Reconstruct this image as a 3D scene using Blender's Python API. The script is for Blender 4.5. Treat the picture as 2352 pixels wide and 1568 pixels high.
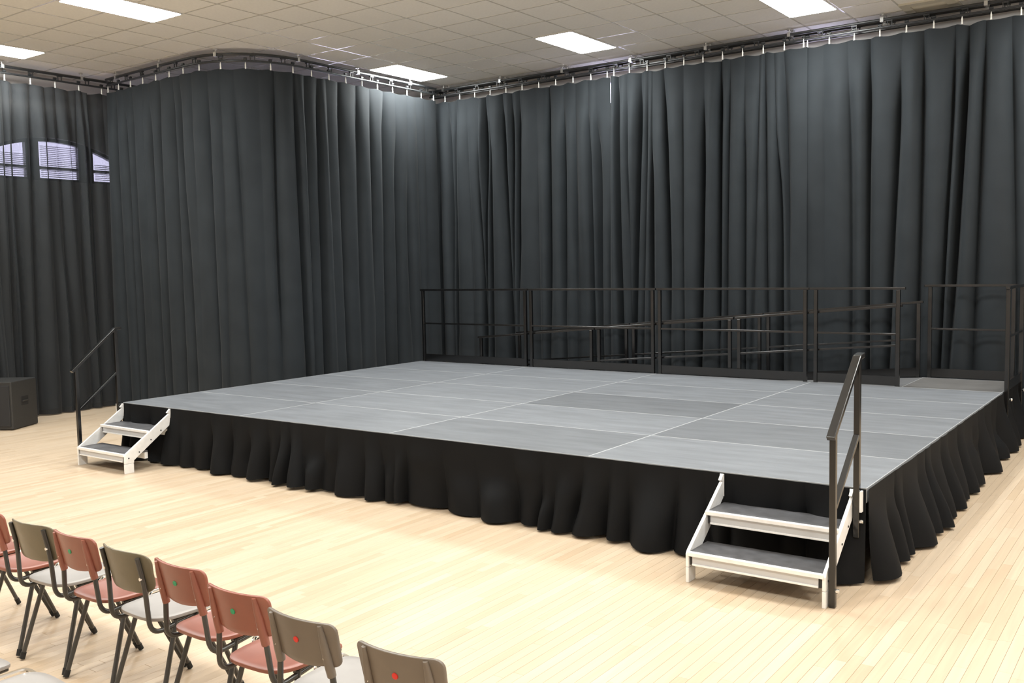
import bpy, bmesh, math, random
from mathutils import Vector, Matrix, noise
random.seed(7)
S = bpy.context.scene
for o in list(bpy.data.objects): bpy.data.objects.remove(o)
C = S.collection
PI = math.pi

# ------------------------------------------------------------------ camera
CAMX = (9.62119, -5.94589, 2.00520)
yaw, pitch, roll = -0.625282, -0.0781228, -0.0204090
F = Vector((math.sin(yaw)*math.cos(pitch), math.cos(yaw)*math.cos(pitch), math.sin(pitch)))
R0 = Vector((math.cos(yaw), -math.sin(yaw), 0)); U0 = R0.cross(F)
RT = R0*math.cos(roll) + U0*math.sin(roll); UP = -R0*math.sin(roll) + U0*math.cos(roll)
FPX = 2185.21
cam = bpy.data.cameras.new('camera'); cam.sensor_width = 36; cam.lens = FPX/2352*36
cam.clip_start = 0.05; cam.clip_end = 200
co = bpy.data.objects.new('camera', cam); C.objects.link(co); S.camera = co
M = Matrix((RT, UP, -F)).transposed().to_4x4(); M.translation = Vector(CAMX); co.matrix_world = M
def px(p):
    d = Vector(p) - Vector(CAMX); z = d.dot(F)
    if z < 0.1: return None
    return (1176 + FPX*d.dot(RT)/z, 784 - FPX*d.dot(UP)/z, z)
def inview(p, m=60):
    q = px(p)
    return q is not None and -m < q[0] < 2352+m and -m < q[1] < 1568+m

# ------------------------------------------------------------------ world, exposure
W = bpy.data.worlds.new('world'); S.world = W; W.use_nodes = True
bg = W.node_tree.nodes['Background']; bg.inputs[0].default_value = (0.74, 0.72, 1.0, 1); bg.inputs[1].default_value = 6.0
S.view_settings.view_transform = 'Standard'; S.view_settings.look = 'None'
S.view_settings.gamma = 1; S.view_settings.use_curve_mapping = False
S.view_settings.exposure = 0.78
LAMP = 30.0                       # radiance of the fluorescent diffusers
S.cycles.max_bounces = 7; S.cycles.diffuse_bounces = 4; S.cycles.glossy_bounces = 3; S.cycles.transmission_bounces = 3; S.cycles.transparent_max_bounces = 12
S.cycles.use_denoising = True; S.cycles.use_light_tree = False
S.cycles.use_adaptive_sampling = True; S.cycles.adaptive_threshold = 0.02
S.cycles.sample_clamp_indirect = 6.0
S.cycles.caustics_reflective = False; S.cycles.caustics_refractive = False

# ------------------------------------------------------------------ materials
def mat(name, col, rough=0.6, metal=0.0, spec=0.5, var=0.0, scale=8.0, bump=0.0, bscale=60.0, sheen=0.0, coat=0.0, stretch=None, rnd=0.0):
    m = bpy.data.materials.new(name); m.use_nodes = True
    nt = m.node_tree; b = nt.nodes['Principled BSDF']
    b.inputs['Base Color'].default_value = (*col, 1); b.inputs['Roughness'].default_value = rough
    b.inputs['Metallic'].default_value = metal; b.inputs['Specular IOR Level'].default_value = spec
    b.inputs['Sheen Weight'].default_value = sheen; b.inputs['Coat Weight'].default_value = coat
    if sheen: b.inputs['Sheen Roughness'].default_value = 0.5
    tc = nt.nodes.new('ShaderNodeTexCoord'); mp = nt.nodes.new('ShaderNodeMapping')
    nt.links.new(tc.outputs['Object'], mp.inputs['Vector'])
    if stretch: mp.inputs['Scale'].default_value = stretch
    last = None
    if var:
        n = nt.nodes.new('ShaderNodeTexNoise'); n.inputs['Scale'].default_value = scale; n.inputs['Detail'].default_value = 5
        nt.links.new(mp.outputs[0], n.inputs['Vector'])
        r = nt.nodes.new('ShaderNodeMapRange'); r.inputs[1].default_value = 0.3; r.inputs[2].default_value = 0.7
        r.inputs[3].default_value = 1-var; r.inputs[4].default_value = 1+var
        nt.links.new(n.outputs['Fac'], r.inputs[0]); last = r.outputs[0]
    if rnd:
        oi = nt.nodes.new('ShaderNodeObjectInfo'); r2 = nt.nodes.new('ShaderNodeMapRange')
        r2.inputs[3].default_value = 1-rnd; r2.inputs[4].default_value = 1+rnd
        nt.links.new(oi.outputs['Random'], r2.inputs[0])
        if last is not None:
            mm = nt.nodes.new('ShaderNodeMath'); mm.operation = 'MULTIPLY'
            nt.links.new(last, mm.inputs[0]); nt.links.new(r2.outputs[0], mm.inputs[1]); last = mm.outputs[0]
        else: last = r2.outputs[0]
    if last is not None:
        v = nt.nodes.new('ShaderNodeVectorMath'); v.operation = 'SCALE'; v.inputs[0].default_value = col
        nt.links.new(last, v.inputs['Scale']); nt.links.new(v.outputs[0], b.inputs['Base Color'])
    if bump:
        n2 = nt.nodes.new('ShaderNodeTexNoise'); n2.inputs['Scale'].default_value = bscale; n2.inputs['Detail'].default_value = 3
        nt.links.new(tc.outputs['Object'], n2.inputs['Vector'])
        bp = nt.nodes.new('ShaderNodeBump'); bp.inputs['Strength'].default_value = bump; bp.inputs['Distance'].default_value = 0.01
        nt.links.new(n2.outputs['Fac'], bp.inputs['Height']); nt.links.new(bp.outputs[0], b.inputs['Normal'])
    return m

MT = {}
MT['wall'] = mat('wall_paint', (0.72, 0.68, 0.66), 0.8, var=0.04, scale=2)
MT['slab'] = mat('ceiling_void', (0.10, 0.10, 0.10), 0.9)
MT['tile'] = mat('ceiling_tile', (0.91, 0.89, 0.83), 0.9, var=0.03, scale=30, bump=0.15, bscale=220, rnd=0.02)
MT['bar'] = mat('grid_bar', (0.74, 0.71, 0.64), 0.16, spec=0.6)
MT['steel'] = mat('track_steel', (0.018, 0.019, 0.021), 0.38, metal=0.0, spec=0.7)
MT['zinc'] = mat('zinc', (0.75, 0.76, 0.76), 0.25, metal=1.0)
MT['hook'] = mat('white_nylon', (0.85, 0.84, 0.80), 0.4)
MT['blackrail'] = mat('black_enamel', (0.007, 0.007, 0.0075), 0.2, spec=0.7, var=0.2, scale=12)
MT['alu'] = mat('aluminium', (0.90, 0.90, 0.90), 0.45, metal=0.2, var=0.05, scale=20)
MT['trim'] = mat('deck_edge_aluminium', (0.56, 0.57, 0.59), 0.4, metal=0.3)
MT['tread'] = mat('tread_board', (0.085, 0.085, 0.092), 0.5, var=0.25, scale=14, bump=0.1, bscale=300)
MT['plast'] = mat('black_plastic', (0.015, 0.015, 0.016), 0.5)
MT['cab'] = mat('speaker_paint', (0.028, 0.027, 0.026), 0.55, bump=0.35, bscale=400, var=0.1, scale=30)
MT['grille'] = mat('speaker_grille', (0.020, 0.020, 0.022), 0.5, bump=0.6, bscale=500)
MT['red'] = mat('red_plastic', (0.285, 0.092, 0.060), 0.36, spec=0.7, var=0.06, scale=10, rnd=0.05)
MT['taupe'] = mat('taupe_plastic', (0.165, 0.135, 0.108), 0.38, spec=0.6, var=0.06, scale=10, rnd=0.05)
MT['taupeseat'] = mat('taupe_plastic_lit_seat', (0.34, 0.315, 0.30), 0.42, var=0.05, scale=10)  # taupe lightened for seats, light reflecting off their tops put into the colour
MT['ply'] = mat('olive_laminate', (0.17, 0.145, 0.095), 0.35, var=0.06, scale=10)
MT['leg'] = mat('chair_tube', (0.035, 0.033, 0.030), 0.3, spec=0.7, rnd=0.25)
MT['rubber'] = mat('rubber_foot', (0.012, 0.012, 0.012), 0.7)
MT['chrome'] = mat('chrome', (0.8, 0.81, 0.82), 0.12, metal=1.0)
MT['green'] = mat('green_sticker', (0.03, 0.36, 0.16), 0.5)
MT['reds'] = mat('red_sticker', (0.75, 0.03, 0.02), 0.5)
MT['vent'] = mat('vent_frame', (0.55, 0.52, 0.43), 0.6)
MT['ventd'] = mat('vent_dark', (0.10, 0.09, 0.07), 0.7)
MT['frame'] = mat('window_paint', (0.10, 0.10, 0.11), 0.5)
MT['blind'] = mat('blind_slat', (0.75, 0.72, 0.80), 0.5)
MT['lframe'] = mat('light_frame', (0.75, 0.74, 0.72), 0.4)
MT['floorbase'] = mat('floor_joint', (0.42, 0.31, 0.20), 0.8)
MT['under'] = mat('stage_frame', (0.05, 0.05, 0.05), 0.6)

def cloth_mat(name, col, through, sheen=0.0):
    m = mat(name, col, 0.72, spec=0.13, var=0.10, scale=3, bump=0.10, bscale=350, sheen=sheen)
    if through:
        nt = m.node_tree; out = nt.nodes['Material Output']; b = nt.nodes['Principled BSDF']
        t = nt.nodes.new('ShaderNodeBsdfTransparent'); mx = nt.nodes.new('ShaderNodeMixShader'); mx.inputs[0].default_value = through
        nt.links.new(b.outputs[0], mx.inputs[1]); nt.links.new(t.outputs[0], mx.inputs[2]); nt.links.new(mx.outputs[0], out.inputs[0])
    return m
MT['cloth'] = cloth_mat('black_serge', (0.0228, 0.0268, 0.0308), 0, 0.05)
MT['sheer'] = cloth_mat('black_serge_thin', (0.0220, 0.0250, 0.0280), 0.10, 0.05)
MT['skirt'] = cloth_mat('black_skirt_cloth', (0.0068, 0.0073, 0.0083), 0)

def lamp_mat():
    m = bpy.data.materials.new('diffuser_lit'); m.use_nodes = True; nt = m.node_tree
    nt.nodes.remove(nt.nodes['Principled BSDF']); e = nt.nodes.new('ShaderNodeEmission')
    e.inputs[0].default_value = (0.97, 1.0, 0.97, 1); e.inputs[1].default_value = LAMP
    nt.links.new(e.outputs[0], nt.nodes['Material Output'].inputs[0]); return m
MT['lamp'] = lamp_mat()
def glass_mat():
    m = bpy.data.materials.new('window_glass'); m.use_nodes = True; nt = m.node_tree; b = nt.nodes['Principled BSDF']
    b.inputs['Base Color'].default_value = (0.9, 0.92, 0.95, 1); b.inputs['Roughness'].default_value = 0.05
    t = nt.nodes.new('ShaderNodeBsdfTransparent'); mx = nt.nodes.new('ShaderNodeMixShader'); mx.inputs[0].default_value = 0.88
    nt.links.new(b.outputs[0], mx.inputs[1]); nt.links.new(t.outputs[0], mx.inputs[2]); nt.links.new(mx.outputs[0], nt.nodes['Material Output'].inputs[0])
    return m
MT['glass'] = glass_mat()

def plank_mat():
    m = bpy.data.materials.new('maple_strip'); m.use_nodes = True; nt = m.node_tree; b = nt.nodes['Principled BSDF']
    L = nt.links.new
    tc = nt.nodes.new('ShaderNodeNewGeometry'); mp = nt.nodes.new('ShaderNodeMapping'); mp.inputs['Scale'].default_value = (34, 1.6, 1)
    L(tc.outputs['Position'], mp.inputs['Vector'])
    n = nt.nodes.new('ShaderNodeTexNoise'); n.inputs['Scale'].default_value = 1; n.inputs['Detail'].default_value = 6; n.inputs['Distortion'].default_value = 0.6
    L(mp.outputs[0], n.inputs['Vector'])
    at = nt.nodes.new('ShaderNodeAttribute'); at.attribute_name = 'tone'
    oi = nt.nodes.new('ShaderNodeObjectInfo')
    ad = nt.nodes.new('ShaderNodeMath'); ad.operation = 'ADD'; L(at.outputs['Fac'], ad.inputs[0]); L(oi.outputs['Random'], ad.inputs[1])
    fr = nt.nodes.new('ShaderNodeMath'); fr.operation = 'FRACT'; L(ad.outputs[0], fr.inputs[0])
    cr = nt.nodes.new('ShaderNodeValToRGB'); e = cr.color_ramp.elements
    e[0].position = 0; e[0].color = (0.59, 0.445, 0.305, 1); e[1].position = 1; e[1].color = (0.685, 0.545, 0.405, 1)
    x = cr.color_ramp.elements.new(0.25); x.color = (0.635, 0.49, 0.35, 1)
    x = cr.color_ramp.elements.new(0.7); x.color = (0.655, 0.515, 0.375, 1)
    L(fr.outputs[0], cr.inputs[0])
    r = nt.nodes.new('ShaderNodeMapRange'); r.inputs[1].default_value = 0.3; r.inputs[2].default_value = 0.75; r.inputs[3].default_value = 1.035; r.inputs[4].default_value = 0.90
    L(n.outputs['Fac'], r.inputs[0])
    v = nt.nodes.new('ShaderNodeVectorMath'); v.operation = 'SCALE'; L(cr.outputs[0], v.inputs[0]); L(r.outputs[0], v.inputs['Scale'])
    L(v.outputs[0], b.inputs['Base Color']); b.inputs['Roughness'].default_value = 0.38; b.inputs['Specular IOR Level'].default_value = 0.4
    return m
MT['plank'] = plank_mat()

def deck_mat():
    m = bpy.data.materials.new('deck_surface'); m.use_nodes = True; nt = m.node_tree; b = nt.nodes['Principled BSDF']; L = nt.links.new
    g = nt.nodes.new('ShaderNodeNewGeometry'); mp = nt.nodes.new('ShaderNodeMapping'); mp.inputs['Scale'].default_value = (0.6, 3.2, 1); L(g.outputs['Position'], mp.inputs['Vector'])
    n = nt.nodes.new('ShaderNodeTexNoise'); n.inputs['Scale'].default_value = 3.0; n.inputs['Detail'].default_value = 10; n.inputs['Roughness'].default_value = 0.65
    L(mp.outputs[0], n.inputs['Vector'])
    r = nt.nodes.new('ShaderNodeMapRange'); r.inputs[1].default_value = 0.3; r.inputs[2].default_value = 0.72; r.inputs[3].default_value = 0.80; r.inputs[4].default_value = 1.20; L(n.outputs['Fac'], r.inputs[0])
    n2 = nt.nodes.new('ShaderNodeTexNoise'); n2.inputs['Scale'].default_value = 190; L(g.outputs['Position'], n2.inputs['Vector'])
    r2 = nt.nodes.new('ShaderNodeMapRange'); r2.inputs[1].default_value = 0.3; r2.inputs[2].default_value = 0.7; r2.inputs[3].default_value = 0.94; r2.inputs[4].default_value = 1.06; L(n2.outputs['Fac'], r2.inputs[0])
    mm = nt.nodes.new('ShaderNodeMath'); mm.operation = 'MULTIPLY'; L(r.outputs[0], mm.inputs[0]); L(r2.outputs[0], mm.inputs[1])
    oi = nt.nodes.new('ShaderNodeObjectInfo')
    v = nt.nodes.new('ShaderNodeVectorMath'); v.operation = 'SCALE'; L(oi.outputs['Color'], v.inputs[0]); L(mm.outputs[0], v.inputs['Scale'])
    L(v.outputs[0], b.inputs['Base Color']); b.inputs['Roughness'].default_value = 0.5; b.inputs['Specular IOR Level'].default_value = 0.45
    bp = nt.nodes.new('ShaderNodeBump'); bp.inputs['Strength'].default_value = 0.08; bp.inputs['Distance'].default_value = 0.004; L(n2.outputs['Fac'], bp.inputs['Height']); L(bp.outputs[0], b.inputs['Normal'])
    return m
MT['deck'] = deck_mat()

# ------------------------------------------------------------------ mesh helpers
class MB:
    def __init__(s): s.v = []; s.f = []
    def add(s, v, f):
        k = len(s.v); s.v += [tuple(p) for p in v]; s.f += [tuple(i+k for i in q) for q in f]; return s
    def box(s, x0, x1, y0, y1, z0, z1):
        v = [(x, y, z) for z in (z0, z1) for y in (y0, y1) for x in (x0, x1)]
        return s.add(v, [(0,2,3,1),(4,5,7,6),(0,1,5,4),(2,6,7,3),(0,4,6,2),(1,3,7,5)])
    def bar(s, a, b, w, h, up=(0,0,1)):
        a = Vector(a); b = Vector(b); d = (b-a).normalized(); up = Vector(up)
        if abs(d.dot(up)) > 0.98: up = Vector((0,1,0))
        x = d.cross(up).normalized(); y = x.cross(d)
        v = []
        for p in (a, b):
            for sx, sy in ((-1,-1),(1,-1),(1,1),(-1,1)): v.append(p + x*sx*w/2 + y*sy*h/2)
        return s.add(v, [(0,1,2,3),(7,6,5,4),(0,4,5,1),(1,5,6,2),(2,6,7,3),(3,7,4,0)])
    def tube(s, pts, r, n=8, ends=True):
        pts = [Vector(p) for p in pts]; m = len(pts); rr = r if isinstance(r, (list, tuple)) else [r]*m
        v = []; f = []; up = None
        for i, p in enumerate(pts):
            d = (pts[min(i+1, m-1)] - pts[max(i-1, 0)]).normalized()
            if up is None:
                up = Vector((0,0,1)) if abs(d.z) < 0.9 else Vector((0,1,0))
            x = d.cross(up).normalized(); y = x.cross(d).normalized(); up = y
            for k in range(n):
                a = 2*PI*(k+0.5)/n; v.append(p + (x*math.cos(a) + y*math.sin(a))*rr[i])
        for i in range(m-1):
            for k in range(n):
                k2 = (k+1) % n; f.append((i*n+k, i*n+k2, (i+1)*n+k2, (i+1)*n+k))
        if ends: f.append(tuple(range(n))[::-1]); f.append(tuple((m-1)*n+k for k in range(n)))
        return s.add(v, f)
    def prism(s, poly, axis, a, b):
        n = len(poly); v = []
        for t in (a, b):
            for p, q in poly:
                v.append({'x': (t, p, q), 'y': (p, t, q), 'z': (p, q, t)}[axis])
        f = [tuple(range(n))[::-1], tuple(range(n, 2*n))] + [(i, (i+1) % n, n+(i+1) % n, n+i) for i in range(n)]
        return s.add(v, f)
    def build(s, name, m, parent=None, smooth=False, bevel=0, label=None, loc=None):
        me = bpy.data.meshes.new(name); me.from_pydata(s.v, [], s.f)
        bm = bmesh.new(); bm.from_mesh(me); bmesh.ops.recalc_face_normals(bm, faces=bm.faces); bm.to_mesh(me); bm.free()
        return link(name, me, m, parent, smooth, bevel, label, loc)
def link(name, me, m, parent=None, smooth=False, bevel=0, label=None, loc=None):
    o = bpy.data.objects.new(name, me); C.objects.link(o)
    if m is not None and not me.materials: me.materials.append(MT[m] if isinstance(m, str) else m)
    if parent is not None: o.parent = parent
    if loc is not None: o.location = loc
    if smooth:
        for p in me.polygons: p.use_smooth = True
        try: me.set_sharp_from_angle(angle=math.radians(40))
        except Exception: pass
    if bevel:
        b = o.modifiers.new('bevel', 'BEVEL'); b.width = bevel; b.segments = 2; b.limit_method = 'ANGLE'; b.angle_limit = math.radians(50)
    if label: o['label'] = label
    return o
def box(name, m, x0, x1, y0, y1, z0, z1, parent=None, **k): return MB().box(x0,x1,y0,y1,z0,z1).build(name, m, parent, **k)
def tag(o, label=None, cat=None, group=None, kind=None):
    if label: o['label'] = label
    if cat: o['category'] = cat
    if group: o['group'] = group
    if kind: o['kind'] = kind
    return o
def empty(name, loc=(0,0,0), rz=0):
    o = bpy.data.objects.new(name, None); o.empty_display_size = 0.1; C.objects.link(o); o.location = loc; o.rotation_euler = (0,0,rz); return o
def copy_tree(o, parent=None):
    c = o.copy(); C.objects.link(c); c.parent = parent
    for k in [k for k in o.children]: copy_tree(k, c)
    return c
def fillet(pts, r, n=6):
    pts = [Vector(p) for p in pts]; out = [pts[0]]
    for i in range(1, len(pts)-1):
        a, b, c = pts[i-1], pts[i], pts[i+1]; u = (a-b).normalized(); w = (c-b).normalized()
        rr = min(r, (a-b).length*0.48, (c-b).length*0.48)
        p, q = b+u*rr, b+w*rr
        for k in range(n+1):
            t = k/n; out.append(p*(1-t)**2 + b*2*t*(1-t) + q*t*t)
    out.append(pts[-1]); return out
def sstep(a, b, x):
    t = max(0, min(1, (x-a)/(b-a))); return t*t*(3-2*t)

# ------------------------------------------------------------------ room shell
X0, X1, Y0, Y1, ZC = -4.45, 13.6, -9.6, 6.85, 4.993
fl = box('floor', 'floorbase', X0, X1, Y0, Y1, -0.12, -0.0045); tag(fl, 'pale maple strip floor of the hall', 'floor', kind='structure')
wb = MB()
# back wall windows behind the curtains; two small ones added to brighten the seams
BW = [(-4.25, -2.65, 3.475, 4.08), (1.95, 2.75, 4.42, 4.80), (5.15, 5.95, 4.42, 4.80)]
xs = [X0-0.15] + [q for w in BW for q in w[:2]] + [X1+0.15]
for i in range(len(xs)-1):
    if i % 2 == 0: wb.box(xs[i], xs[i+1], Y1, Y1+0.2, -0.12, ZC+0.2)
    else: wb.box(xs[i], xs[i+1], Y1, Y1+0.2, -0.12, BW[i//2][2]); wb.box(xs[i], xs[i+1], Y1, Y1+0.2, BW[i//2][3], ZC+0.2)
tag(wb.build('wall_back', 'wall'), 'off-white back wall seen above the black curtains', 'wall', kind='structure')
# left wall with an arched window high up
WY0, WY1, WZ0 = 0.69, 2.97, 3.44
def arch(y):   # top of the opening
    return 4.08 - 0.30*((y-1.83)/1.14)**2
wl = MB(); XL = X0
wl.box(XL-0.2, XL, Y0, WY0, -0.12, ZC+0.2); wl.box(XL-0.2, XL, WY1, Y1, -0.12, ZC+0.2); wl.box(XL-0.2, XL, WY0, WY1, -0.12, WZ0)
NA = 16
for i in range(NA):
    a = WY0 + (WY1-WY0)*i/NA; b = WY0 + (WY1-WY0)*(i+1)/NA
    wl.prism([(a, arch(a)), (b, arch(b)), (b, ZC+0.2), (a, ZC+0.2)], 'x', XL-0.2, XL)
tag(wl.build('wall_left', 'wall'), 'off-white left wall with an arched window behind thin black curtain', 'wall', kind='structure')
tag(box('wall_right', 'wall', X1, X1+0.2, Y0, Y1, -0.12, ZC+0.2), 'plain off-white wall on the right of the hall', 'wall', kind='structure')
tag(box('wall_front', 'wall', X0-0.15, X1+0.15, Y0-0.2, Y0, -0.12, ZC+0.2), 'plain off-white wall opposite the stage', 'wall', kind='structure')

# windows
w1 = empty('window_1', (XL-0.1, 1.83, WZ0)); tag(w1, 'arched window with dark mullions glowing through the thin left curtain', 'window', kind='structure')
def rel(o, mb): mb.v = [(a-o.location.x, b-o.location.y, c-o.location.z) for a, b, c in mb.v]; return mb
fm = MB()
for i in range(NA):
    a = WY0 + (WY1-WY0)*i/NA; b = WY0 + (WY1-WY0)*(i+1)/NA
    fm.prism([(a, arch(a)), (b, arch(b)), (b, arch(b)-0.05), (a, arch(a)-0.05)], 'x', XL-0.13, XL-0.05)
fm.box(XL-0.13, XL-0.05, WY0, WY1, WZ0, WZ0+0.04); fm.box(XL-0.13, XL-0.05, WY0, WY0+0.05, WZ0, arch(WY0)); fm.box(XL-0.13, XL-0.05, WY1-0.05, WY1, WZ0, arch(WY1))
rel(w1, fm).build('window_frame', 'frame', w1)
rel(w1, MB().box(XL-0.125, XL-0.055, WY0, WY1, 3.61, 3.655)).build('transom', 'frame', w1)
ML = [(0.83, 0.95), (1.43, 1.63), (2.25, 2.49)]
for a, b in ML: rel(w1, MB().box(XL-0.13, XL-0.05, a, b, WZ0, arch((a+b)/2)-0.02)).build('mullion', 'frame', w1)
for a, b in [(0.95, 1.43), (1.63, 2.25), (2.49, 2.92)]:
    n = 6; poly = [(a, WZ0+0.04), (b, WZ0+0.04)] + [(b+(a-b)*k/n, arch(b+(a-b)*k/n)-0.05) for k in range(n+1)]
    rel(w1, MB().prism(poly, 'x', XL-0.10, XL-0.094)).build('pane', 'glass', w1)
    bl = MB(); z = WZ0+0.06
    while z < min(arch(a), arch(b))-0.07:
        bl.add([(XL-0.045, a+0.01, z), (XL-0.045, b-0.01, z), (XL-0.02, b-0.01, z+0.008), (XL-0.02, a+0.01, z+0.008)], [(0,1,2,3)]); z += 0.028
    o = rel(w1, bl).build('blind_slats', 'blind', w1); o['kind'] = 'stuff'
for k, (a, b, z0, z1) in enumerate(BW):
    BZ = (z0, z1); w = empty('window_%d' % (k+2), ((a+b)/2, Y1+0.1, z0))
    tag(w, ('back wall window hidden behind the curved curtain, mirrored in the ceiling grid', 'added bright opening standing in for lit wall behind the left seam of the back curtains', 'added bright opening standing in for lit wall behind the right seam of the back curtains')[k], 'window', kind='structure')
    f2 = MB(); f2.box(a, b, Y1+0.04, Y1+0.12, BZ[0], BZ[0]+0.04).box(a, b, Y1+0.04, Y1+0.12, BZ[1]-0.04, BZ[1]).box(a, a+0.04, Y1+0.04, Y1+0.12, BZ[0], BZ[1]).box(b-0.04, b, Y1+0.04, Y1+0.12, BZ[0], BZ[1])
    rel(w, f2).build('window_frame', 'lframe', w)
    rel(w, MB().box(a+0.04, b-0.04, Y1+0.075, Y1+0.081, BZ[0]+0.04, BZ[1]-0.04)).build('pane', 'glass', w)

# ceiling: slab, lay-in tiles, grid bars
ce = box('ceiling', 'slab', X0-0.15, X1+0.15, Y0-0.15, Y1+0.15, ZC+0.035, ZC+0.25)
tag(ce, 'suspended ceiling of beige square tiles in a thin grid', 'ceiling', kind='structure')
GX, GY = 1.84866, 2.19429
LI = [-9, -4, 1, 6, 11, 16]; LJ = [4, -4, -12]
lights = [(i, j) for j in LJ for i in LI if not (i == -9 and j == 4)]
occ = set()
for i, j in lights: occ.add((i, j)); occ.add((i, j+1))
occ.add((8, 7))                                                # the ventilation unit
i0, i1 = math.floor((X0-GX)/0.6), math.ceil((X1-GX)/0.6)
j0, j1 = math.floor((Y0-GY)/0.6), math.ceil((Y1-GY)/0.6)
def tile_rect(i, j):
    return max(X0, GX+0.6*i), min(X1, GX+0.6*i+0.6), max(Y0, GY+0.6*j), min(Y1, GY+0.6*j+0.6)
tb = MB().box(-0.293, 0.293, -0.293, 0.293, 0, 0.016); tme = None
rest = MB(); ntile = 0
for i in range(i0, i1):
    for j in range(j0, j1):
        if (i, j) in occ: continue
        a, b, c, d = tile_rect(i, j)
        if b-a < 0.05 or d-c < 0.05: continue
        cx, cy = (a+b)/2, (c+d)/2
        full = b-a > 0.59 and d-c > 0.59
        if full and inview((cx, cy, ZC)) and ntile < 300:
            if tme is None: t = tb.build('ceiling_tile', 'tile', ce); tme = t.data
            else: t = link('ceiling_tile', tme, None, ce)
            t.location = (cx, cy, ZC+0.003); ntile += 1
        else: rest.box(a+0.007, b-0.007, c+0.007, d-0.007, ZC+0.003, ZC+0.019)
o = rest.build('ceiling_tile_field', 'tile', ce); o['kind'] = 'stuff'
gb = MB(); hb = 0.011
for i in range(i0, i1+1):
    x = GX+0.6*i
    if not X0 < x < X1: continue
    for j in range(j0, j1):
        a, b, c, d = tile_rect(0, j)
        gb.box(x-hb, x+hb, c, d, ZC, ZC+0.0028)
for j in range(j0, j1+1):
    y = GY+0.6*j
    if not Y0 < y < Y1: continue
    for i in range(i0, i1):
        a, b, c, d = tile_rect(i, 0)
        gb.box(a+hb, b-hb, y-hb, y+hb, ZC, ZC+0.0028)
o = gb.build('ceiling_grid', 'bar', ce); o['kind'] = 'stuff'

# ceiling lights
def rrect(w, h, r, n=5):
    p = []
    for cx, cy, a0 in ((w/2-r, h/2-r, 0), (-w/2+r, h/2-r, PI/2), (-w/2+r, -h/2+r, PI), (w/2-r, -h/2+r, 1.5*PI)):
        for k in range(n+1): a = a0+PI/2*k/n; p.append((cx+r*math.cos(a), cy+r*math.sin(a)))
    return p
lab = {(-4, 4): 'lit ceiling light nearest the corner of the curtains', (1, 4): 'lit ceiling light above the middle of the stage rear',
       (6, 4): 'lit ceiling light cut by the top edge, right half', (-4, -4): 'large lit ceiling light at the upper left, above the curved curtain',
       (-9, -4): 'lit ceiling light at the far left edge above thin curtain'}
proto = None
for i, j in lights:
    x, y = GX+0.6*i+0.3, GY+0.6*j+0.6
    if proto is None:
        L = empty('ceiling_light', (x, y, ZC)); proto = L
        d = MB().prism(rrect(0.565, 1.165, 0.022, 1), 'z', -0.012, 0.012).build('diffuser', 'lamp', L)
        d.data.materials.append(MT['lframe'])                       # only the underside shines
        for p in d.data.polygons: p.material_index = 0 if p.normal.z < -0.5 else 1
        f2 = MB().box(-0.298, 0.298, -0.598, -0.5835, -0.006, 0.02).box(-0.298, 0.298, 0.5835, 0.598, -0.006, 0.02).box(-0.298, -0.2835, -0.5835, 0.5835, -0.006, 0.02).box(0.2835, 0.298, -0.5835, 0.5835, -0.006, 0.02)
        f2.build('light_frame', 'lframe', L)
    else: L = copy_tree(proto); L.location = (x, y, ZC)
    tag(L, lab.get((i, j), 'lit rectangular ceiling light out of view over the hall floor'), 'ceiling light', 'rectangular ceiling lights')
# ventilation grille in the ceiling
vx, vy = GX+0.6*8+0.3, GY+0.6*7-0.02
V = empty('ceiling_vent', (vx, vy, ZC)); tag(V, 'square beige ceiling vent with dark grille above the right curtain', 'vent')
vf = MB()
for a, b, c, d in ((-0.295,0.295,-0.295,-0.17),(-0.295,0.295,0.17,0.295),(-0.295,-0.19,-0.17,0.17),(0.19,0.295,-0.17,0.17)): vf.box(a,b,c,d,-0.02,0.015)
vf.build('vent_frame', 'vent', V); MB().box(-0.19,0.19,-0.17,0.17,0.008,0.014).build('back_plate', 'ventd', V)
for k in range(9):
    y = -0.15+0.0375*k; MB().bar((-0.19, y, -0.004), (0.19, y, -0.004), 0.02, 0.004, (0, 0.4, 1)).build('slat', 'vent', V)

# ------------------------------------------------------------------ floor strips
random.seed(11)
PW = 0.0635; planks = []
x = X0+PW/2
while x < X1:
    y = Y0 - random.random()*0.8
    while y < Y1:
        l = random.choice((0.55, 0.7, 0.85, 1.0, 1.2, 1.4))
        a, b = max(y, Y0), min(y+l, Y1)
        if b-a > 0.02: planks.append((x, a, b, l))
        y += l
    x += PW
def psize(p):
    q = px((p[0], (p[1]+p[2])/2, 0))
    if q is None or not (-20 < q[0] < 2372 and 0 < q[1] < 1588): return 0
    if 0.1 < p[0] < 7.9 and p[1] > 0.0 and p[2] < 6.0: return 0
    return 1/q[2]
order = sorted(range(len(planks)), key=lambda k: -psize(planks[k]))
near = set(k for k in order[:300] if planks[k][2]-planks[k][1] == planks[k][3] or abs(planks[k][2]-planks[k][1]-planks[k][3]) < 1e-6)
pm = {}; field = MB(); tones = []
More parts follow.
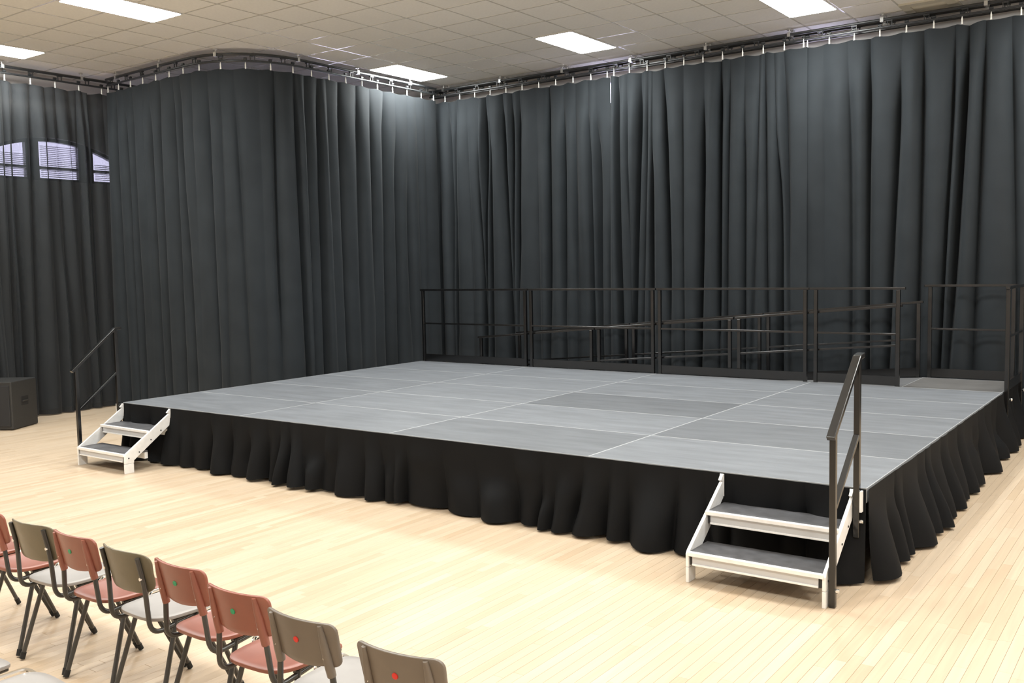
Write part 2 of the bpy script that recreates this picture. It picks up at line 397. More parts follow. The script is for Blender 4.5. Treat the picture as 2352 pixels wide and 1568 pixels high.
def pbox(mb, x, a, b, w=PW/2-0.0006, e=0.0009):
    z = 0.0
    v = [(x-w, a+0.0006, -0.0045), (x+w, a+0.0006, -0.0045), (x+w, b-0.0006, -0.0045), (x-w, b-0.0006, -0.0045),
         (x-w, a+0.0006, -e), (x+w, a+0.0006, -e), (x+w, b-0.0006, -e), (x-w, b-0.0006, -e),
         (x-w+e, a+0.0006+e, z), (x+w-e, a+0.0006+e, z), (x+w-e, b-0.0006-e, z), (x-w+e, b-0.0006-e, z)]
    f = [(0,1,5,4),(1,2,6,5),(2,3,7,6),(3,0,4,7),(4,5,9,8),(5,6,10,9),(6,7,11,10),(7,4,8,11),(8,9,10,11)]
    mb.add(v, f); return len(v)
for k, p in enumerate(planks):
    if k in near:
        key = p[3]
        if key not in pm:
            m = MB(); pbox(m, 0, -key/2, key/2); o = m.build('plank', 'plank', fl); pm[key] = o.data
        else: o = link('plank', pm[key], None, fl)
        o.location = (p[0], (p[1]+p[2])/2, 0)
    else:
        n = pbox(field, p[0], p[1], p[2]); t = random.random(); tones += [t]*n
me = bpy.data.meshes.new('plank_field'); me.from_pydata(field.v, [], field.f)
at = me.attributes.new('tone', 'FLOAT', 'POINT'); at.data.foreach_set('value', tones)
o = link('plank_field', me, 'plank', fl); o['kind'] = 'stuff'

# ------------------------------------------------------------------ curtains and tracks
class Path:
    def __init__(s, pts):
        s.p = [Vector((a, b, 0)) for a, b in pts]; s.l = [0]
        for a, b in zip(s.p, s.p[1:]): s.l.append(s.l[-1]+(b-a).length)
        s.L = s.l[-1]
    def at(s, t):
        if t <= 0: i = 0
        elif t >= s.L: i = len(s.p)-2
        else:
            i = 0
            while s.l[i+1] < t: i += 1
        a, b = s.p[i], s.p[i+1]; d = (b-a).normalized(); return a + d*(t-s.l[i])
    def frame(s, t):
        e = 0.06; d = (s.at(t+e)-s.at(t-e)).normalized(); return s.at(t), d, Vector((d.y, -d.x, 0))   # n points to the right of travel
def drape(name, path, t0, t1, zt, zb, seed, m, parent, lobe=(0.09, 0.32), amp=(0.03, 0.115), top=0.25, rows=26, k=11, flare=0.0, hookstep=0.27, sag=0.022, bottomamp=1.0, drift=0.10, endshift=(0, 0), hem=0.012, pw=0.9, topend=0.9, slot=0.20):
    rnd = random.Random(seed); vs = [t0]; 
    while vs[-1] < t1-lobe[0]*0.8: vs.append(vs[-1]+rnd.uniform(*lobe))
    sc = (t1-t0)/(vs[-1]-t0); vs = [t0+(v-t0)*sc for v in vs]; n = len(vs)-1
    A = [rnd.uniform(*amp) for _ in range(n)]; G = [rnd.choice((0.68, 0.8, 1.0, 1.2, 1.4)) for _ in range(n)]
    base = [rnd.uniform(-0.4, 0.4) for _ in range(n+1)]
    dr = [rnd.uniform(-drift, drift) for _ in range(n+1)]; dr2 = [rnd.uniform(-0.5, 0.5)*drift for _ in range(n+1)]
    ph = [rnd.uniform(0, 6.3) for _ in range(n+1)]
    vanish = [rnd.choice((0, 0, 0, 0, 1, 2)) for _ in range(n)]; vz = [rnd.uniform(0.2, 0.7) for _ in range(n)]
    hemw = [rnd.uniform(0, hem) for _ in range(n+1)]
    SD = [rnd.choice((0, 0.3, 0.6, 1.0, 1.0))*rnd.uniform(0.6, 1.2)*slot for _ in range(n+1)]; SW = [rnd.uniform(0.018, 0.045) for _ in range(n+1)]
    s0 = [rnd.uniform(-0.4, 0.35) for _ in range(n+1)]; s1 = [rnd.uniform(0.6, 1.6) for _ in range(n+1)]
    SF = lambda q, f: sstep(s0[q]-0.15, s0[q]+0.1, f)*(1-0.8*sstep(s1[q]-0.2, s1[q]+0.1, f))
    SD[0] = SD[-1] = base[0] = base[-1] = 0
    dr[0] = dr[-1] = dr2[0] = dr2[-1] = 0
    H = zt-zb; verts = []; faces = []
    cols = n*k+1
    for r in range(rows+1):
        f = r/rows; f = f**1.35 if rows > 14 else f          # finer rows at the top
        h = f*H
        av = top + (1-top)*sstep(0, topend, h)
        av *= 1 + (bottomamp-1)*f
        pos = [vs[i] + dr[i]*(f-0.15) + dr2[i]*math.sin(2.6*f+ph[i]) for i in range(n+1)]
        pos[0] += endshift[0]*f; pos[-1] += endshift[1]*f
        for i in range(1, n+1): pos[i] = max(pos[i], pos[i-1]+0.02)
        row = []
        for c in range(cols):
            i = min(c//k, n-1); u = 0.5-0.5*math.cos(PI*(c-i*k)/k)
            s = pos[i]+(pos[i+1]-pos[i])*u
            w = max(0.0, math.sin(PI*(u**G[i])))**pw
            ai = A[i]*min(1.0, (pos[i+1]-pos[i])/0.10)
            if vanish[i] == 1: ai *= 1-0.85*sstep(vz[i]-0.15, vz[i]+0.15, f)
            if vanish[i] == 2: ai *= 0.15+0.85*sstep(vz[i]-0.15, vz[i]+0.15, f)
            sl = 0.0
            for q in (i, i+1): sl += SD[q]*math.exp(-((s-pos[q])/SW[q])**2)*SF(q, f)
            bs = (base[i]*(1-u)+base[i+1]*u)*A[i]*0.5
            d = (ai*w + bs - sl)*av + flare*f*f + 0.006*noise.noise(Vector((s*9, h*2.2, seed)))*av
            row.append([s, d, i, u])
        for _ in range(2):
            ds = [q[1] for q in row]
            for c in range(1, cols-1): row[c][1] = 0.25*ds[c-1]+0.5*ds[c]+0.25*ds[c+1]
        for s, d, i, u in row:
            P, T, N = path.frame(s)
            zz = zt-h
            if hookstep:
                q = ((s-t0)/hookstep) % 1.0; zz -= sag*math.sin(PI*q)**1.2*(1-sstep(0, 0.25, h))*(0.6+0.8*abs(noise.noise(Vector((s*1.3, 3, seed)))))
            zz += (hemw[i]*(1-u)+hemw[i+1]*u)*sstep(0.85, 1, f)
            p = P + N*d
            verts.append((p.x, p.y, zz))
    for r in range(rows):
        for c in range(cols-1):
            a = r*cols+c; faces.append((a, a+1, a+cols+1, a+cols))
    me = bpy.data.meshes.new(name); me.from_pydata(verts, [], faces)
    for p in me.polygons: p.use_smooth = True
    return link(name, me, m, parent)
ZU, ZL, ZT = 4.915, 4.825, 4.725
hookm = None; glm = None
def hooks(parent, path, t0, t1, step, dbl=()):
    global hookm, glm
    if hookm is None:
        h = MB().tube([(0,0,-0.005), (0,0,0.025), (0,0,0.05), (0,0,0.075)], [0.012, 0.008, 0.010, 0.005], 8)
        h.tube([(0,0,0.075), (0,0,0.115)], 0.004, 6)
        o = h.build('hook', 'hook', None, smooth=True); hookm = o.data; bpy.data.objects.remove(o)
        g = MB().tube([(-0.022,0,0.128), (0.022,0,0.128)], 0.016, 8).box(-0.012, 0.012, -0.008, 0.008, 0.10, 0.135)
        o = g.build('glider', 'steel', None, smooth=True); glm = o.data; bpy.data.objects.remove(o)
    n = max(1, round((t1-t0)/step)); ts = [t0+(t1-t0)*i/n for i in range(n+1)]
    for t in ts:
        p, T, N = path.frame(min(max(t, t0+0.03), t1-0.03)); a = math.atan2(T.y, T.x)
        o = link('hook', hookm, None, parent); o.location = (p.x, p.y, ZT); 
        o = link('glider', glm, None, parent); o.location = (p.x, p.y, ZT); o.rotation_euler = (0, 0, a)
def track(path, label, t0=0, t1=None, zu=ZU, zl=ZL, strut=0.42, clamp=1.15, group='curtain tracks under the ceiling'):
    t1 = path.L if t1 is None else t1
    T = empty('curtain_track', tuple(path.at((t0+t1)/2))[:2]+(zl,)); tag(T, label, 'curtain track', group)
    n = max(2, int((t1-t0)/0.12)); pts = [path.at(t0+(t1-t0)*i/n) for i in range(n+1)]
    if path.straight: pts = [pts[0], pts[-1]]
    rel(T, MB().tube([(p.x, p.y, zu) for p in pts], 0.019, 8)).build('upper_rail', 'steel', T, smooth=True)
    rel(T, MB().tube([(p.x, p.y, zl) for p in pts], 0.014, 8)).build('lower_rail', 'steel', T, smooth=True)
    sm = cm = None; t = t0+0.15
    while t < t1-0.1:
        p, d, N = path.frame(t)
        if sm is None:
            m = MB().box(-0.030, -0.022, -0.006, 0.006, zl-zl, zu-zl).box(0.022, 0.030, -0.006, 0.006, 0, zu-zl).box(-0.035, 0.035, -0.018, 0.018, zu-zl-0.03, zu-zl-0.015)
            o = m.build('strut', 'steel', T); sm = o.data
        else: o = link('strut', sm, None, T)
        o.location = (p.x-T.location.x, p.y-T.location.y, 0); o.rotation_euler = (0, 0, math.atan2(d.y, d.x)); t += strut
    t = t0+0.3
    while t < t1:
        p, d, N = path.frame(t)
        if cm is None:
            m = MB().tube([(0,0,zu-zl), (0,0,ZC-zl)], 0.008, 6).tube([(0,0,ZC-zl-0.02), (0,0,ZC-zl)], 0.028, 8).box(-0.02, 0.02, -0.026, 0.026, zu-zl-0.028, zu-zl+0.028)
            o = m.build('ceiling_clamp', 'zinc', T); cm = o.data
        else: o = link('ceiling_clamp', cm, None, T)
        o.location = (p.x-T.location.x, p.y-T.location.y, 0); o.rotation_euler = (0, 0, math.atan2(d.y, d.x)); t += clamp
    return T
def mk(pts, straight): p = Path(pts); p.straight = straight; return p
YB = 6.30
# path direction chosen so that the right-hand normal faces the hall
pb = mk([(-0.80, YB), (11.2, YB+0.10)], True)          # travel +X: right-hand normal is -Y
pb2 = mk([(-0.80, YB+0.13), (11.2, YB+0.23)], True)
cpts = [(-3.72, 2.30), (-2.6, 2.24)]
cc = (-1.58, 3.24); rr = 1.03
for k in range(13):
    a = -PI/2 + (PI/2)*k/12; cpts.append((cc[0]+rr*math.cos(a), cc[1]+rr*math.sin(a)))
cpts += [(-0.55, 4.8), (-0.54, 6.16)]
pc = mk(cpts, False)
pbf = mk([(-0.80, YB-0.035), (11.2, YB+0.065)], True)   # overlapping middle panel hangs a hand nearer

pl = mk([(-3.88, -5.2), (-3.88, 3.2)], True)           # travel +Y: right-hand normal is +X
track(pb, 'long black double-bar curtain track along the back, front one of the pair')
track(pb2, 'long black double-bar curtain track along the back, rear one of the pair')
track(pc, 'curved black curtain track bending round the left rear corner')
track(pl, 'black curtain track along the left wall by the arched window')
def curtain(label, path, t0, t1, seed, m='cloth', **k):
    p = path.at((t0+t1)/2); T = empty('stage_curtain', (0, 0, 0)); tag(T, label, 'curtain', 'black curtains around the stage')
    drape('fabric', path, t0, t1, ZT+0.004, 0.012, seed, m, T, **k)
    hooks(T, path, t0+0.02, t1-0.02, k.get('hookstep', 0.27)); return T
off = 0.80
curtain('black back curtain panel from the rear corner to the first seam', pb, 0.0, 2.615+off, 3, drift=0.09, hookstep=0.30, sag=0.03)
curtain('black back curtain panel between two seams, behind the middle guardrails', pbf, 2.645+off, 5.50+off, 4, drift=0.10, hookstep=0.29, endshift=(-0.07, 0), sag=0.03)
curtain('black back curtain panel at the right, behind the ramp landing', pb, 5.437+off, 11.0+off, 5, drift=0.12, lobe=(0.13, 0.34), hookstep=0.30, sag=0.03)
curtain('black curtain following the curved track left of the stage', pc, 0.0, pc.L-0.02, 9, drift=0.07, lobe=(0.16, 0.36), amp=(0.02, 0.075), endshift=(-0.17, 0), hookstep=0.33, slot=0.11)
curtain('thin black curtain at far left with window light showing through', pl, 1.0, 7.9, 15, 'sheer', drift=0.10, lobe=(0.07, 0.24), amp=(0.05, 0.14), slot=0.16, top=0.45, hookstep=0.36, sag=0.04)

# ------------------------------------------------------------------ stage
SH = 0.60
ST = empty('stage', (4, 2.5, 0)); tag(ST, 'large portable stage of twenty grey decks with black skirts', 'stage')
def g(v): return (v*0.95, v*1.0, v*1.10, 1)
tones = [[.175, .180, .158, .190], [.170, .185, .192, .155], [.172, .182, .138, .178], [.178, .182, .180, .172], [.178, .186, .184, .174]]
dme = tme2 = None
for r in range(5):
    for c in range(4):
        cx, cy = 2*c+1-4, r+0.5-2.5
        if dme is None:
            D = MB().box(-0.994, 0.994, -0.494, 0.494, SH-0.03, SH).build('deck', 'deck', ST, bevel=0.0); dme = D.data
            f2 = MB()
            for a, b, c2, d in ((-0.9995,0.9995,-0.4995,-0.494),(-0.9995,0.9995,0.494,0.4995),(-0.9995,-0.994,-0.494,0.494),(0.994,0.9995,-0.494,0.494)): f2.box(a,b,c2,d,SH-0.09,SH+0.0006)
            t = f2.build('edge_frame', 'trim', D); tme2 = t.data
        else:
            D = link('deck', dme, None, ST); t = link('edge_frame', tme2, None, D)
        D.location = (cx, cy, 0); D.color = g(tones[r][c]*random.uniform(0.97, 1.03))
lm = None
for ix in range(5):
    for iy in range(6):
        x, y = min(max(ix*2-4, -3.93), 3.93), min(max(iy-2.5, -2.43), 2.43)
        if lm is None: o = MB().tube([(0,0,0), (0,0,SH-0.031)], 0.024, 8).build('leg', 'under', ST); lm = o.data
        else: o = link('leg', lm, None, ST)
        o.location = (x, y, 0)
# landing behind the right rear of the stage
LP = empty('landing_platform', (7.5, 5.5, 0)); tag(LP, 'small grey landing deck between stage and ramp, right rear', 'platform')
D = MB().box(-0.494, 0.494, -0.494, 0.494, SH-0.03, SH).build('deck', 'deck', LP); D.color = (.125, .12, .118, 1)
f2 = MB()
for a, b, c2, d in ((-0.4995,0.4995,-0.4995,-0.494),(-0.4995,0.4995,0.494,0.4995),(-0.4995,-0.494,-0.494,0.494),(0.494,0.4995,-0.494,0.494)): f2.box(a,b,c2,d,SH-0.09,SH+0.0006)
f2.build('edge_frame', 'trim', LP)
for x in (-0.45, 0.45):
    for y in (-0.45, 0.45): link('leg', lm, None, LP, loc=(x, y, 0))
# ramp
RP = empty('access_ramp', (3.5, 5.55, 0)); tag(RP, 'long sloping grey ramp behind the stage guardrails', 'ramp')
for k in range(4):
    xa, xb = -3.5+7*k/4, -3.5+7*(k+1)/4-0.006; za, zb = SH*k/4+0.02, SH*(k+1)/4-0.001
    o = MB().add([(xa,-0.435,za),(xb,-0.435,zb),(xb,0.44,zb),(xa,0.44,za),(xa,-0.435,za-0.02),(xb,-0.435,zb-0.04),(xb,0.44,zb-0.04),(xa,0.44,za-0.02)],
      [(0,1,2,3),(7,6,5,4),(0,4,5,1),(1,5,6,2),(2,6,7,3),(3,7,4,0)]).build('ramp_panel', 'deck', RP); o.color = (.13, .13, .135, 1)
    if k: 
        for y in (-0.4, 0.4): MB().tube([(xa+0.05, y, 0), (xa+0.05, y, za-0.03)], 0.02, 8).build('leg', 'under', RP)
for y in (-0.443, 0.447):
    MB().add([(-3.5,y,0.0),(3.494,y,SH-0.12),(3.494,y,SH-0.002),(-3.5,y,0.02),(-3.5,y+0.006,0.0),(3.494,y+0.006,SH-0.12),(3.494,y+0.006,SH-0.002),(-3.5,y+0.006,0.02)],
      [(0,1,2,3),(7,6,5,4),(0,4,5,1),(1,5,6,2),(2,6,7,3),(3,7,4,0)]).build('side_board', 'trim', RP)

# ------------------------------------------------------------------ guardrails
def guard(label, a, b, za, zb, htop=1.1, hmid=0.59, toe=0.105, group=None, below=0.28, inset=0.045, knobs=None, ext=0.0):
    a = Vector((*a, 0)); b = Vector((*b, 0)); d = (b-a).normalized(); T = empty('guardrail', (a.x, a.y, za)); tag(T, label, 'guardrail', group)
    o = Vector((a.x, a.y, za)); L = (b-a).length
    def P(t, h): q = a+d*t; return Vector((q.x, q.y, za+(zb-za)*t/L+h))-o
    MB().bar(P(-ext, htop-0.015), P(L+ext, htop-0.015), 0.042, 0.03).build('top_rail', 'blackrail', T, bevel=0.004)
    MB().bar(P(inset, hmid-0.0125), P(L-inset, hmid-0.0125), 0.03, 0.025).build('mid_rail', 'blackrail', T, bevel=0.003)
    for t in (inset, L-inset):
        q = P(t, 0); MB().bar((q.x, q.y, q.z-below), (q.x, q.y, q.z+htop-0.03), 0.042, 0.042, d).build('post', 'blackrail', T, bevel=0.004)
    if toe:
        n = Vector((d.y, -d.x))
        p1, p2 = P(inset+0.021, toe/2+0.004), P(L-inset-0.021, toe/2+0.004)
        MB().bar(p1, p2, 0.018, toe-0.006).build('toe_board', 'blackrail', T, bevel=0.002)
        MB().bar(p1+Vector((0,0,toe/2-0.002)), p2+Vector((0,0,toe/2-0.002)), 0.026, 0.008).build('toe_cap', 'blackrail', T)
    for kx, ky, kz in (knobs or []):
        MB().tube([(0,0,0), (0.02,0,0), (0.032,0,0)], [0.008, 0.018, 0.012], 8).build('clamp_knob', 'zinc', T, smooth=True, loc=(kx-o.x, ky-o.y, kz-o.z))
    return T
gy = 5.028; GG = 'black guardrails along the stage rear'
guard('black guardrail at the left rear corner of the stage', (0.0, gy), (1.985, gy), SH, SH, group=GG)
guard('black guardrail on the stage rear, second from the left corner', (1.995, gy), (3.985, gy), SH, SH, group=GG)
guard('black guardrail on the stage rear, third from the left corner', (3.995, gy), (5.965, gy), SH, SH, group=GG)
guard('short black guardrail on the stage rear beside the ramp landing', (5.997, gy), (6.996, gy), SH, SH, group=GG, ext=0.03)
guard('black guardrail at the back of the ramp landing', (7.02, 6.03), (7.99, 6.03), SH, SH, below=0.55, ext=0.02)
guard('black guardrail on the right side of the ramp landing', (8.03, 5.02), (8.03, 6.05), SH, SH, below=0.30, ext=0.0, knobs=[(8.055, 5.07, 0.52), (8.055, 5.95, 0.52)])
rz = lambda x: SH*x/7
RG = 'sloping handrails of the ramp'
for k, (xa, xb) in enumerate([(1.06, 3.04), (3.06, 5.02), (5.04, 6.985)]):
    nm = ['lowest', 'middle', 'highest'][k]
    guard('%s sloping black rail on the near side of the ramp' % nm, (xa, 5.072), (xb, 5.072), rz(xa), rz(xb), htop=0.91, hmid=0.47, toe=0, group=RG, below=min(0.28, rz(xa)-0.002), inset=0.05)
    guard('%s sloping black rail on the curtain side of the ramp' % nm, (xa, 6.045), (min(xb, 6.99), 6.045), rz(xa), rz(min(xb, 6.99)), htop=0.91, hmid=0.47, toe=0.11, group=RG, below=min(0.28, rz(xa)-0.002), inset=0.05)

# ------------------------------------------------------------------ skirts
def skirt(label, pts, seed, **k):
    p = mk(pts, True); o = drape('stage_skirt', p, 0, p.L, SH-0.003, 0.012, seed, 'skirt', None, **k)
    tag(o, label, 'stage skirt', 'black cloth skirts around the stage'); return o
sk = dict(hookstep=0, top=0.06, rows=13, topend=0.55, hem=0.02, pw=1.0)
skirt('pleated black skirt hanging along the front edge of the stage', [(0.0, -0.012), (8.0, -0.012)], 21, lobe=(0.12, 0.40), amp=(0.03, 0.13), flare=0.02, drift=0.06, bottomamp=1.3, slot=0.08, **sk)
skirt('pleated black skirt hanging along the right side of the stage', [(8.012, 0.0), (8.012, 5.99)], 22, lobe=(0.20, 0.42), amp=(0.05, 0.13), flare=0.03, drift=0.025, bottomamp=1.4, slot=0.05, **sk)
skirt('black skirt on the left side of the stage beside the curved curtain', [(-0.012, 5.0), (-0.012, 0.0)], 23, lobe=(0.18, 0.36), amp=(0.04, 0.09), flare=0.01, **sk)

# ------------------------------------------------------------------ steps
def steps(label, cx, side):
    T = empty('stage_steps', (cx, 0, 0)); tag(T, label, 'steps')
    w = 0.44
    for s in (-1, 1):
        xo, xi = s*w, s*(w-0.022)
        st = MB().prism([(-0.565, 0.10), (-0.565, 0.185), (-0.55, 0.205), (-0.035, 0.545), (-0.022, 0.535), (-0.022, 0.43), (-0.46, 0.125), (-0.46, 0.10)], 'x', min(xo, xi), max(xo, xi)).build('stringer', 'alu', T, bevel=0.004)
        for y, z in ((-0.52, 0.155), (-0.40, 0.20), (-0.26, 0.305), (-0.14, 0.385)):
            MB().tube([(xo, y, z), (xo+s*0.004, y, z)], 0.007, 8).build('bolt', 'plast', st)
        MB().box(min(xo, xi), max(xo, xi), -0.565, -0.465, 0.0, 0.098).build('foot', 'alu', T, bevel=0.003)
        br = MB().box(min(xo, xi)-0.004, max(xo, xi)+0.004, -0.024, -0.016, 0.44, 0.592).prism([(-0.06, 0.555), (-0.024, 0.592), (-0.024, 0.54)], 'x', min(xo, xi), max(xo, xi))
        br.build('hook_bracket', 'alu', T, bevel=0.002)
    for yf, z in ((-0.575, 0.20), (-0.30, 0.40)):
        a, b = -w+0.024, w-0.024
        tr = MB().box(a, b, yf+0.03, yf+0.285, z-0.018, z).build('tread', 'tread', T)
        MB().box(a-0.012, b+0.012, yf, yf+0.03, z-0.026, z+0.001).build('nosing', 'alu', tr, bevel=0.004)
        MB().box(a+0.02, b-0.02, yf+0.016, yf+0.024, z-0.075, z-0.027).build('riser_channel', 'trim', tr)  # darker metal stands in for shade in the recess below the nosing
        MB().box(a+0.02, b-0.02, yf+0.008, yf+0.03, z-0.085, z-0.073).build('riser_lip', 'alu', tr, bevel=0.002)
        MB().box(a, b, yf+0.25, yf+0.285, z-0.085, z-0.02).build('rear_channel', 'alu', tr)
        for x in (a+0.004, b-0.024): MB().box(x, x+0.02, yf+0.02, yf+0.12, z-0.085, z-0.02).build('tread_bracket', 'plast', tr)
    hx = side*(w+0.024)
    MB().bar((hx, -0.515, 0.0), (hx, -0.515, 1.02), 0.036, 0.036, (0,1,0)).build('handrail_post', 'blackrail', T, bevel=0.003)
    MB().bar((hx, -0.045, 0.30), (hx, -0.045, 1.40), 0.036, 0.036, (0,1,0)).build('handrail_post', 'blackrail', T, bevel=0.003)
    MB().bar((hx, -0.565, 0.995), (hx, -0.052, 1.418), 0.05, 0.03).bar((hx, -0.058, 1.415), (hx, 0.02, 1.425), 0.05, 0.03).build('top_rail', 'blackrail', T, bevel=0.004)
    MB().bar((hx, -0.50, 0.585), (hx, -0.06, 0.935), 0.036, 0.024).build('mid_rail', 'blackrail', T, bevel=0.003)
    for y, z in ((-0.515, 0.10), (-0.045, 0.40)):
        MB().tube([(hx, y, z), (hx+side*0.03, y, z), (hx+side*0.04, y, z)], [0.006, 0.014, 0.010], 8).build('clamp_knob', 'zinc', T, smooth=True)
    MB().box(min(hx+side*0.02, hx+side*0.032), max(hx+side*0.02, hx+side*0.032), -0.06, -0.02, 0.46, 0.59).build('clamp_plate', 'alu', T)
    return T
steps('aluminium two-tread steps at the right front corner, handrail on the right', 7.49, 1)
steps('aluminium two-tread steps at the left front corner, handrail on the left', 0.455, -1)

# ------------------------------------------------------------------ subwoofer by the left curtain
SB = empty('loudspeaker', (-2.94, 0.24, 0)); SB.rotation_euler = (0, 0, math.atan2(0.51, 0.86)); tag(SB, 'black box loudspeaker on the floor in front of the left curtain', 'loudspeaker')
sw, sd, sh = 0.62, 0.56, 0.64      # local: front face at y=0, body extends to -x and +y
MB().box(-sw, -0.0, 0.0, sd, 0.008, sh).build('cabinet', 'cab', SB, bevel=0.012)
MB().box(-sw+0.03, -0.03, -0.012, 0.004, 0.05, sh-0.05).build('grille', 'grille', SB, bevel=0.006)
hd = MB().box(-0.004, 0.003, 0.20, 0.36, 0.30, 0.42).build('handle_cup', 'plast', SB, bevel=0.004)
MB().bar((0.006, 0.22, 0.36), (0.006, 0.34, 0.36), 0.012, 0.022).build('grip', 'cab', hd, bevel=0.003)
for x in (-sw+0.06, -0.06):
    for y in (0.06, sd-0.06): MB().tube([(x, y, 0), (x, y, 0.01)], 0.02, 8).build('foot', 'rubber', SB)

# ------------------------------------------------------------------ chairs
def plate(outline, mp, th, rings=5, edge=0.35):
    """solid sheet: outline (x,y) list; mp(x,y,t) -> 3D, t=+1 top / -1 under; rounded rim"""
    n = len(outline); cx = sum(p[0] for p in outline)/n; cy = sum(p[1] for p in outline)/n
    v = []; f = []
    prof = [(k/rings*(1-0.0), 1.0) for k in range(1, rings)] + [(1-0.03, 1.0), (0.993, 0.75), (1.0, 0.0), (0.993, -0.75), (0.97, -1.0)] + [(k/rings, -1.0) for k in range(rings-1, 0, -1)]
    v.append(mp(cx, cy, 1.0))
    for s, t in prof:
        for x, y in outline: v.append(mp(cx+(x-cx)*s, cy+(y-cy)*s, t))
    v.append(mp(cx, cy, -1.0)); m = len(prof)
    for i in range(n): f.append((0, 1+i, 1+(i+1) % n))
    for r in range(m-1):
        for i in range(n): f.append((1+r*n+i, 1+(r+1)*n+i, 1+(r+1)*n+(i+1) % n, 1+r*n+(i+1) % n))
    e = len(v)-1
    for i in range(n): f.append((e, 1+(m-1)*n+(i+1) % n, 1+(m-1)*n+i))
    return MB().add(v, f)
def seat_outline(n=44, wf=0.188, wr=0.174, d=0.20):
    p = []
    for k in range(n):
        a = 2*PI*k/n; c, s = math.cos(a), math.sin(a)
        e = 0.42 if s > 0 else 0.62
        y = math.copysign(abs(s)**e, s)*d; w = wr+(wf-wr)*(y/d+1)/2
        p.append((math.copysign(abs(c)**0.5, c)*w, y))
    return p
def make_chair(kind, colour):
    T = empty('stacking_chair', (0, 0, 0))
    sm = {'red': 'red', 'brown': 'taupeseat', 'ply': 'taupeseat'}[colour]; bmt = {'red': 'red', 'brown': 'taupe', 'ply': 'ply'}[colour]
    SC = (0, -0.045); 
    def smap(x, y, t):
        r2 = (x/0.2)**2; yy = y/0.2
        z = 0.445 - 0.010*(1-r2)*(1-yy*yy*0.6) - 0.016*max(0, yy-0.55)**2*5 + 0.006*max(0, -yy-0.5)*2
        return (x+SC[0], y+SC[1], z + t*0.009)
    plate(seat_outline(), smap, 0.018).build('seat', sm, T, smooth=True)
    if kind == 'A':
        hw, z0, z1 = 0.182, 0.605, 0.775
        o = []
        for x, y in rrect(2*hw, z1-z0, 0.032, 5): o.append((x*(0.955+0.045*(y/(z1-z0)+0.5)*1.0), y+(z0+z1)/2))
        oo = []
        n = len(o)
        for k in range(n):
            a, b = o[k], o[(k+1) % n]; m = max(1, int(math.hypot(b[0]-a[0], b[1]-a[1])/0.03))
            for q in range(m): oo.append((a[0]+(b[0]-a[0])*q/m, a[1]+(b[1]-a[1])*q/m))
        by = lambda z: -0.272-0.22*(z-0.59)
        def bmap(x, z, t):
            zz = z
            if z < 0.63: zz = z - 0.016*max(0, 1-(x/0.11)**2)*(1-(z-0.59)/0.04)   # lower edge dips in the middle
            return (x, by(z)+1.05*x*x+t*0.0075, zz)
        bk = plate(oo, bmap, 0.013).build('backrest', bmt, T, smooth=True)
        for s in (-1, 1):
            xs = s*0.128
            pts = [(xs+s*0.002*(3-q), by(0.572+q*0.049)+1.05*xs*xs-0.010, 0.572+q*0.049) for q in range(5)]
            MB().tube(pts, [0.0165, 0.0175, 0.0165, 0.014, 0.009], 10).build('tube_sleeve', bmt, bk, smooth=True)
            MB().tube([(xs, pts[1][1]-0.016, 0.645), (xs, pts[1][1]-0.021, 0.645)], 0.005, 6).build('rivet', 'zinc', bk)
    else:
        z0, z1 = 0.575, 0.775; o = []
        for k in range(48):
            a = 2*PI*k/48; c, s = math.cos(a), math.sin(a); e = 0.34 if s > 0 else 0.55
            y = math.copysign(abs(s)**e, s)*0.5; o.append((math.copysign(abs(c)**0.42, c)*(0.188+0.006*(y > 0)), (z0+z1)/2+y*(z1-z0)))
        by = lambda z: -0.272-0.22*(z-0.58)
        def bmap(x, z, t): return (x, by(z)+1.5*x*x+t*0.005, z)
        bk = plate(o, bmap, 0.010).build('backrest', bmt, T, smooth=True)
        for s in (-1, 1):
            MB().tube([(s*0.150, by(0.66)+1.5*0.0225-0.020, 0.655), (s*0.150, by(0.66)+1.5*0.0225-0.030, 0.655)], 0.008, 8).build('rivet', 'chrome', bk)
    # back uprights: from under the seat out behind it and up the back
    for s in (-1, 1):
        if kind == 'A':
            pts = [(s*0.150, -0.02, 0.418), (s*0.160, -0.252, 0.394), (s*0.134, -0.272+1.05*0.0178-0.010, 0.60)]
        else:
            y1 = by(0.66)+1.5*0.0225-0.014
            pts = [(s*0.150, -0.02, 0.418), (s*0.162, -0.252, 0.390), (s*0.150, y1+0.006, 0.62), (s*0.148, y1-0.022, 0.752)]
        MB().tube(fillet(pts, 0.07, 8), 0.0115, 10).build('back_upright', 'leg', T, smooth=True)
    # legs, rear and front on both sides, with rubber feet
    for s in (-1, 1):
        for yt, yf in ((-0.12, -0.25), (-0.02, 0.165)):
            a, b = Vector((s*0.156, yt, 0.422)), Vector((s*0.196, yf, 0.012))
            lg = MB().tube([a, b], 0.0115, 10).build('leg', 'leg', T, smooth=True)
            d = (b-a).normalized(); MB().tube([b-d*0.03, b+d*0.004], 0.0142, 10).build('rubber_foot', 'rubber', lg, smooth=True)
    # seat rails under the seat and the chrome linking loop on the left
    for s in (-1, 1): MB().tube([(s*0.150, -0.135, 0.420), (s*0.150, 0.12, 0.424)], 0.0105, 8).build('seat_rail', 'leg', T, smooth=True)
    MB().tube([(-0.15, -0.07, 0.416), (0.15, -0.07, 0.416)], 0.010, 8).build('crossbar', 'leg', T, smooth=True)
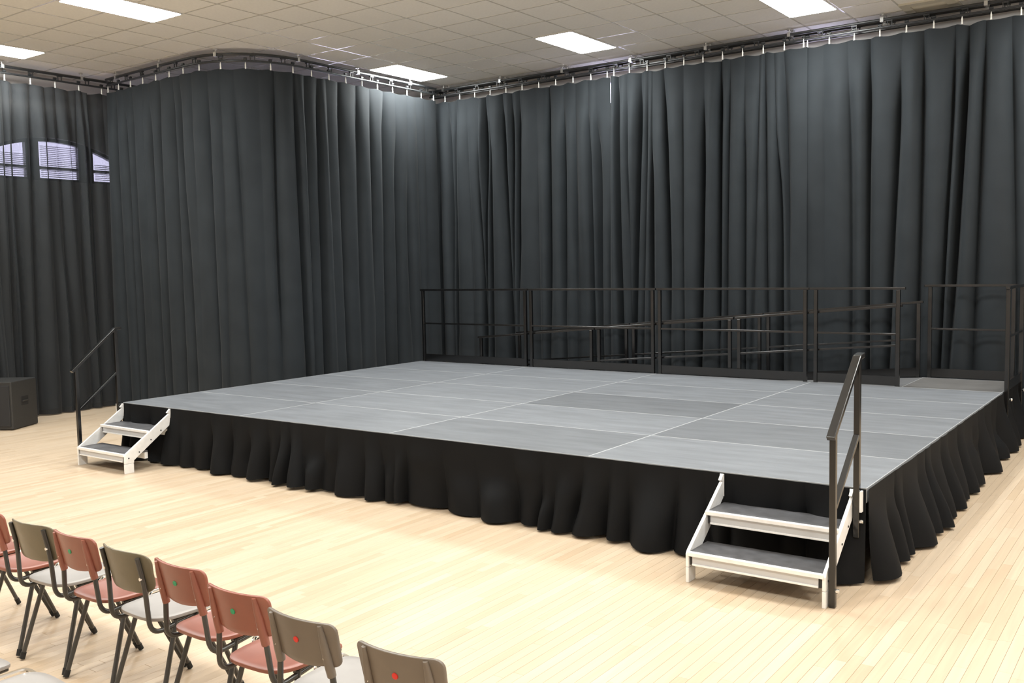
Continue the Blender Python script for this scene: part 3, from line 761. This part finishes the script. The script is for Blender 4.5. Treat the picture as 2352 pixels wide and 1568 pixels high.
    MB().tube(fillet([(-0.150, -0.06, 0.422), (-0.207, -0.04, 0.452), (-0.207, 0.10, 0.455), (-0.150, 0.125, 0.424)], 0.035, 5), 0.0085, 8).build('linking_loop', 'chrome', T, smooth=True)
    return T
def sticker(T, colour):
    y = -0.272-0.22*(0.692-0.59)-0.0072
    MB().tube([(0, y+0.001, 0.6925), (0, y-0.0036, 0.6915)], 0.0115, 14).build('sticker', colour, T, label='small round %s sticker' % ('green' if colour == 'green' else 'red'))
GA = 'front row of stacking chairs'; GB = 'second row of stacking chairs'
protos = {}
def chair(kind, colour, x, y, rz, label, group, dot=None):
    key = (kind, colour)
    if key not in protos: protos[key] = make_chair(kind, colour); T = protos[key]; ks = list(T.children)
    else: T = copy_tree(protos[key])
    T.location = (x, y, 0); T.rotation_euler = (0, 0, math.radians(rz)); tag(T, label, 'chair', group); return T, dot
todo = [
 ('A', 'red', 3.99, -3.27, 1, 'red chair at the far left end, only its seat in view', GA, None),
 ('A', 'red', 4.42, -3.27, -1, 'red chair cut by the left edge, left of an olive-backed chair', GA, None),
 ('B', 'ply', 4.85, -3.275, 2, 'olive-backed chair with grey seat between two red chairs, nearest the left edge', GA, None),
 ('A', 'red', 5.277, -3.275, 0, 'red chair with green dot between the two olive-backed chairs', GA, 'green'),
 ('B', 'ply', 5.704, -3.285, -2, 'olive-backed chair with grey seat, second one along the front row', GA, None),
 ('A', 'red', 6.128, -3.285, -1, 'red chair with green dot right of the second olive-backed chair', GA, 'green'),
 ('A', 'red', 6.60, -3.365, 2, 'red chair with green dot beside the brown chair', GA, 'green'),
 ('A', 'brown', 7.035, -3.42, 0, 'brown chair with red dot next to the red chairs', GA, 'reds'),
 ('A', 'brown', 7.525, -3.455, 4, 'brown chair with red dot at the right end, cut by the bottom edge', GA, 'reds'),
 ('A', 'brown', 5.605, -4.25, 3, 'grey seat at the bottom left corner, second row', GB, None),
 ('A', 'brown', 6.085, -4.225, -4, 'grey seat at the bottom edge beside the corner one, second row', GB, None)]
dots = []
for k in todo:
    T, d = chair(*k)
    if d: dots.append((T, d))
for T, d in dots: sticker(T, d)
bpy.context.view_layer.update()
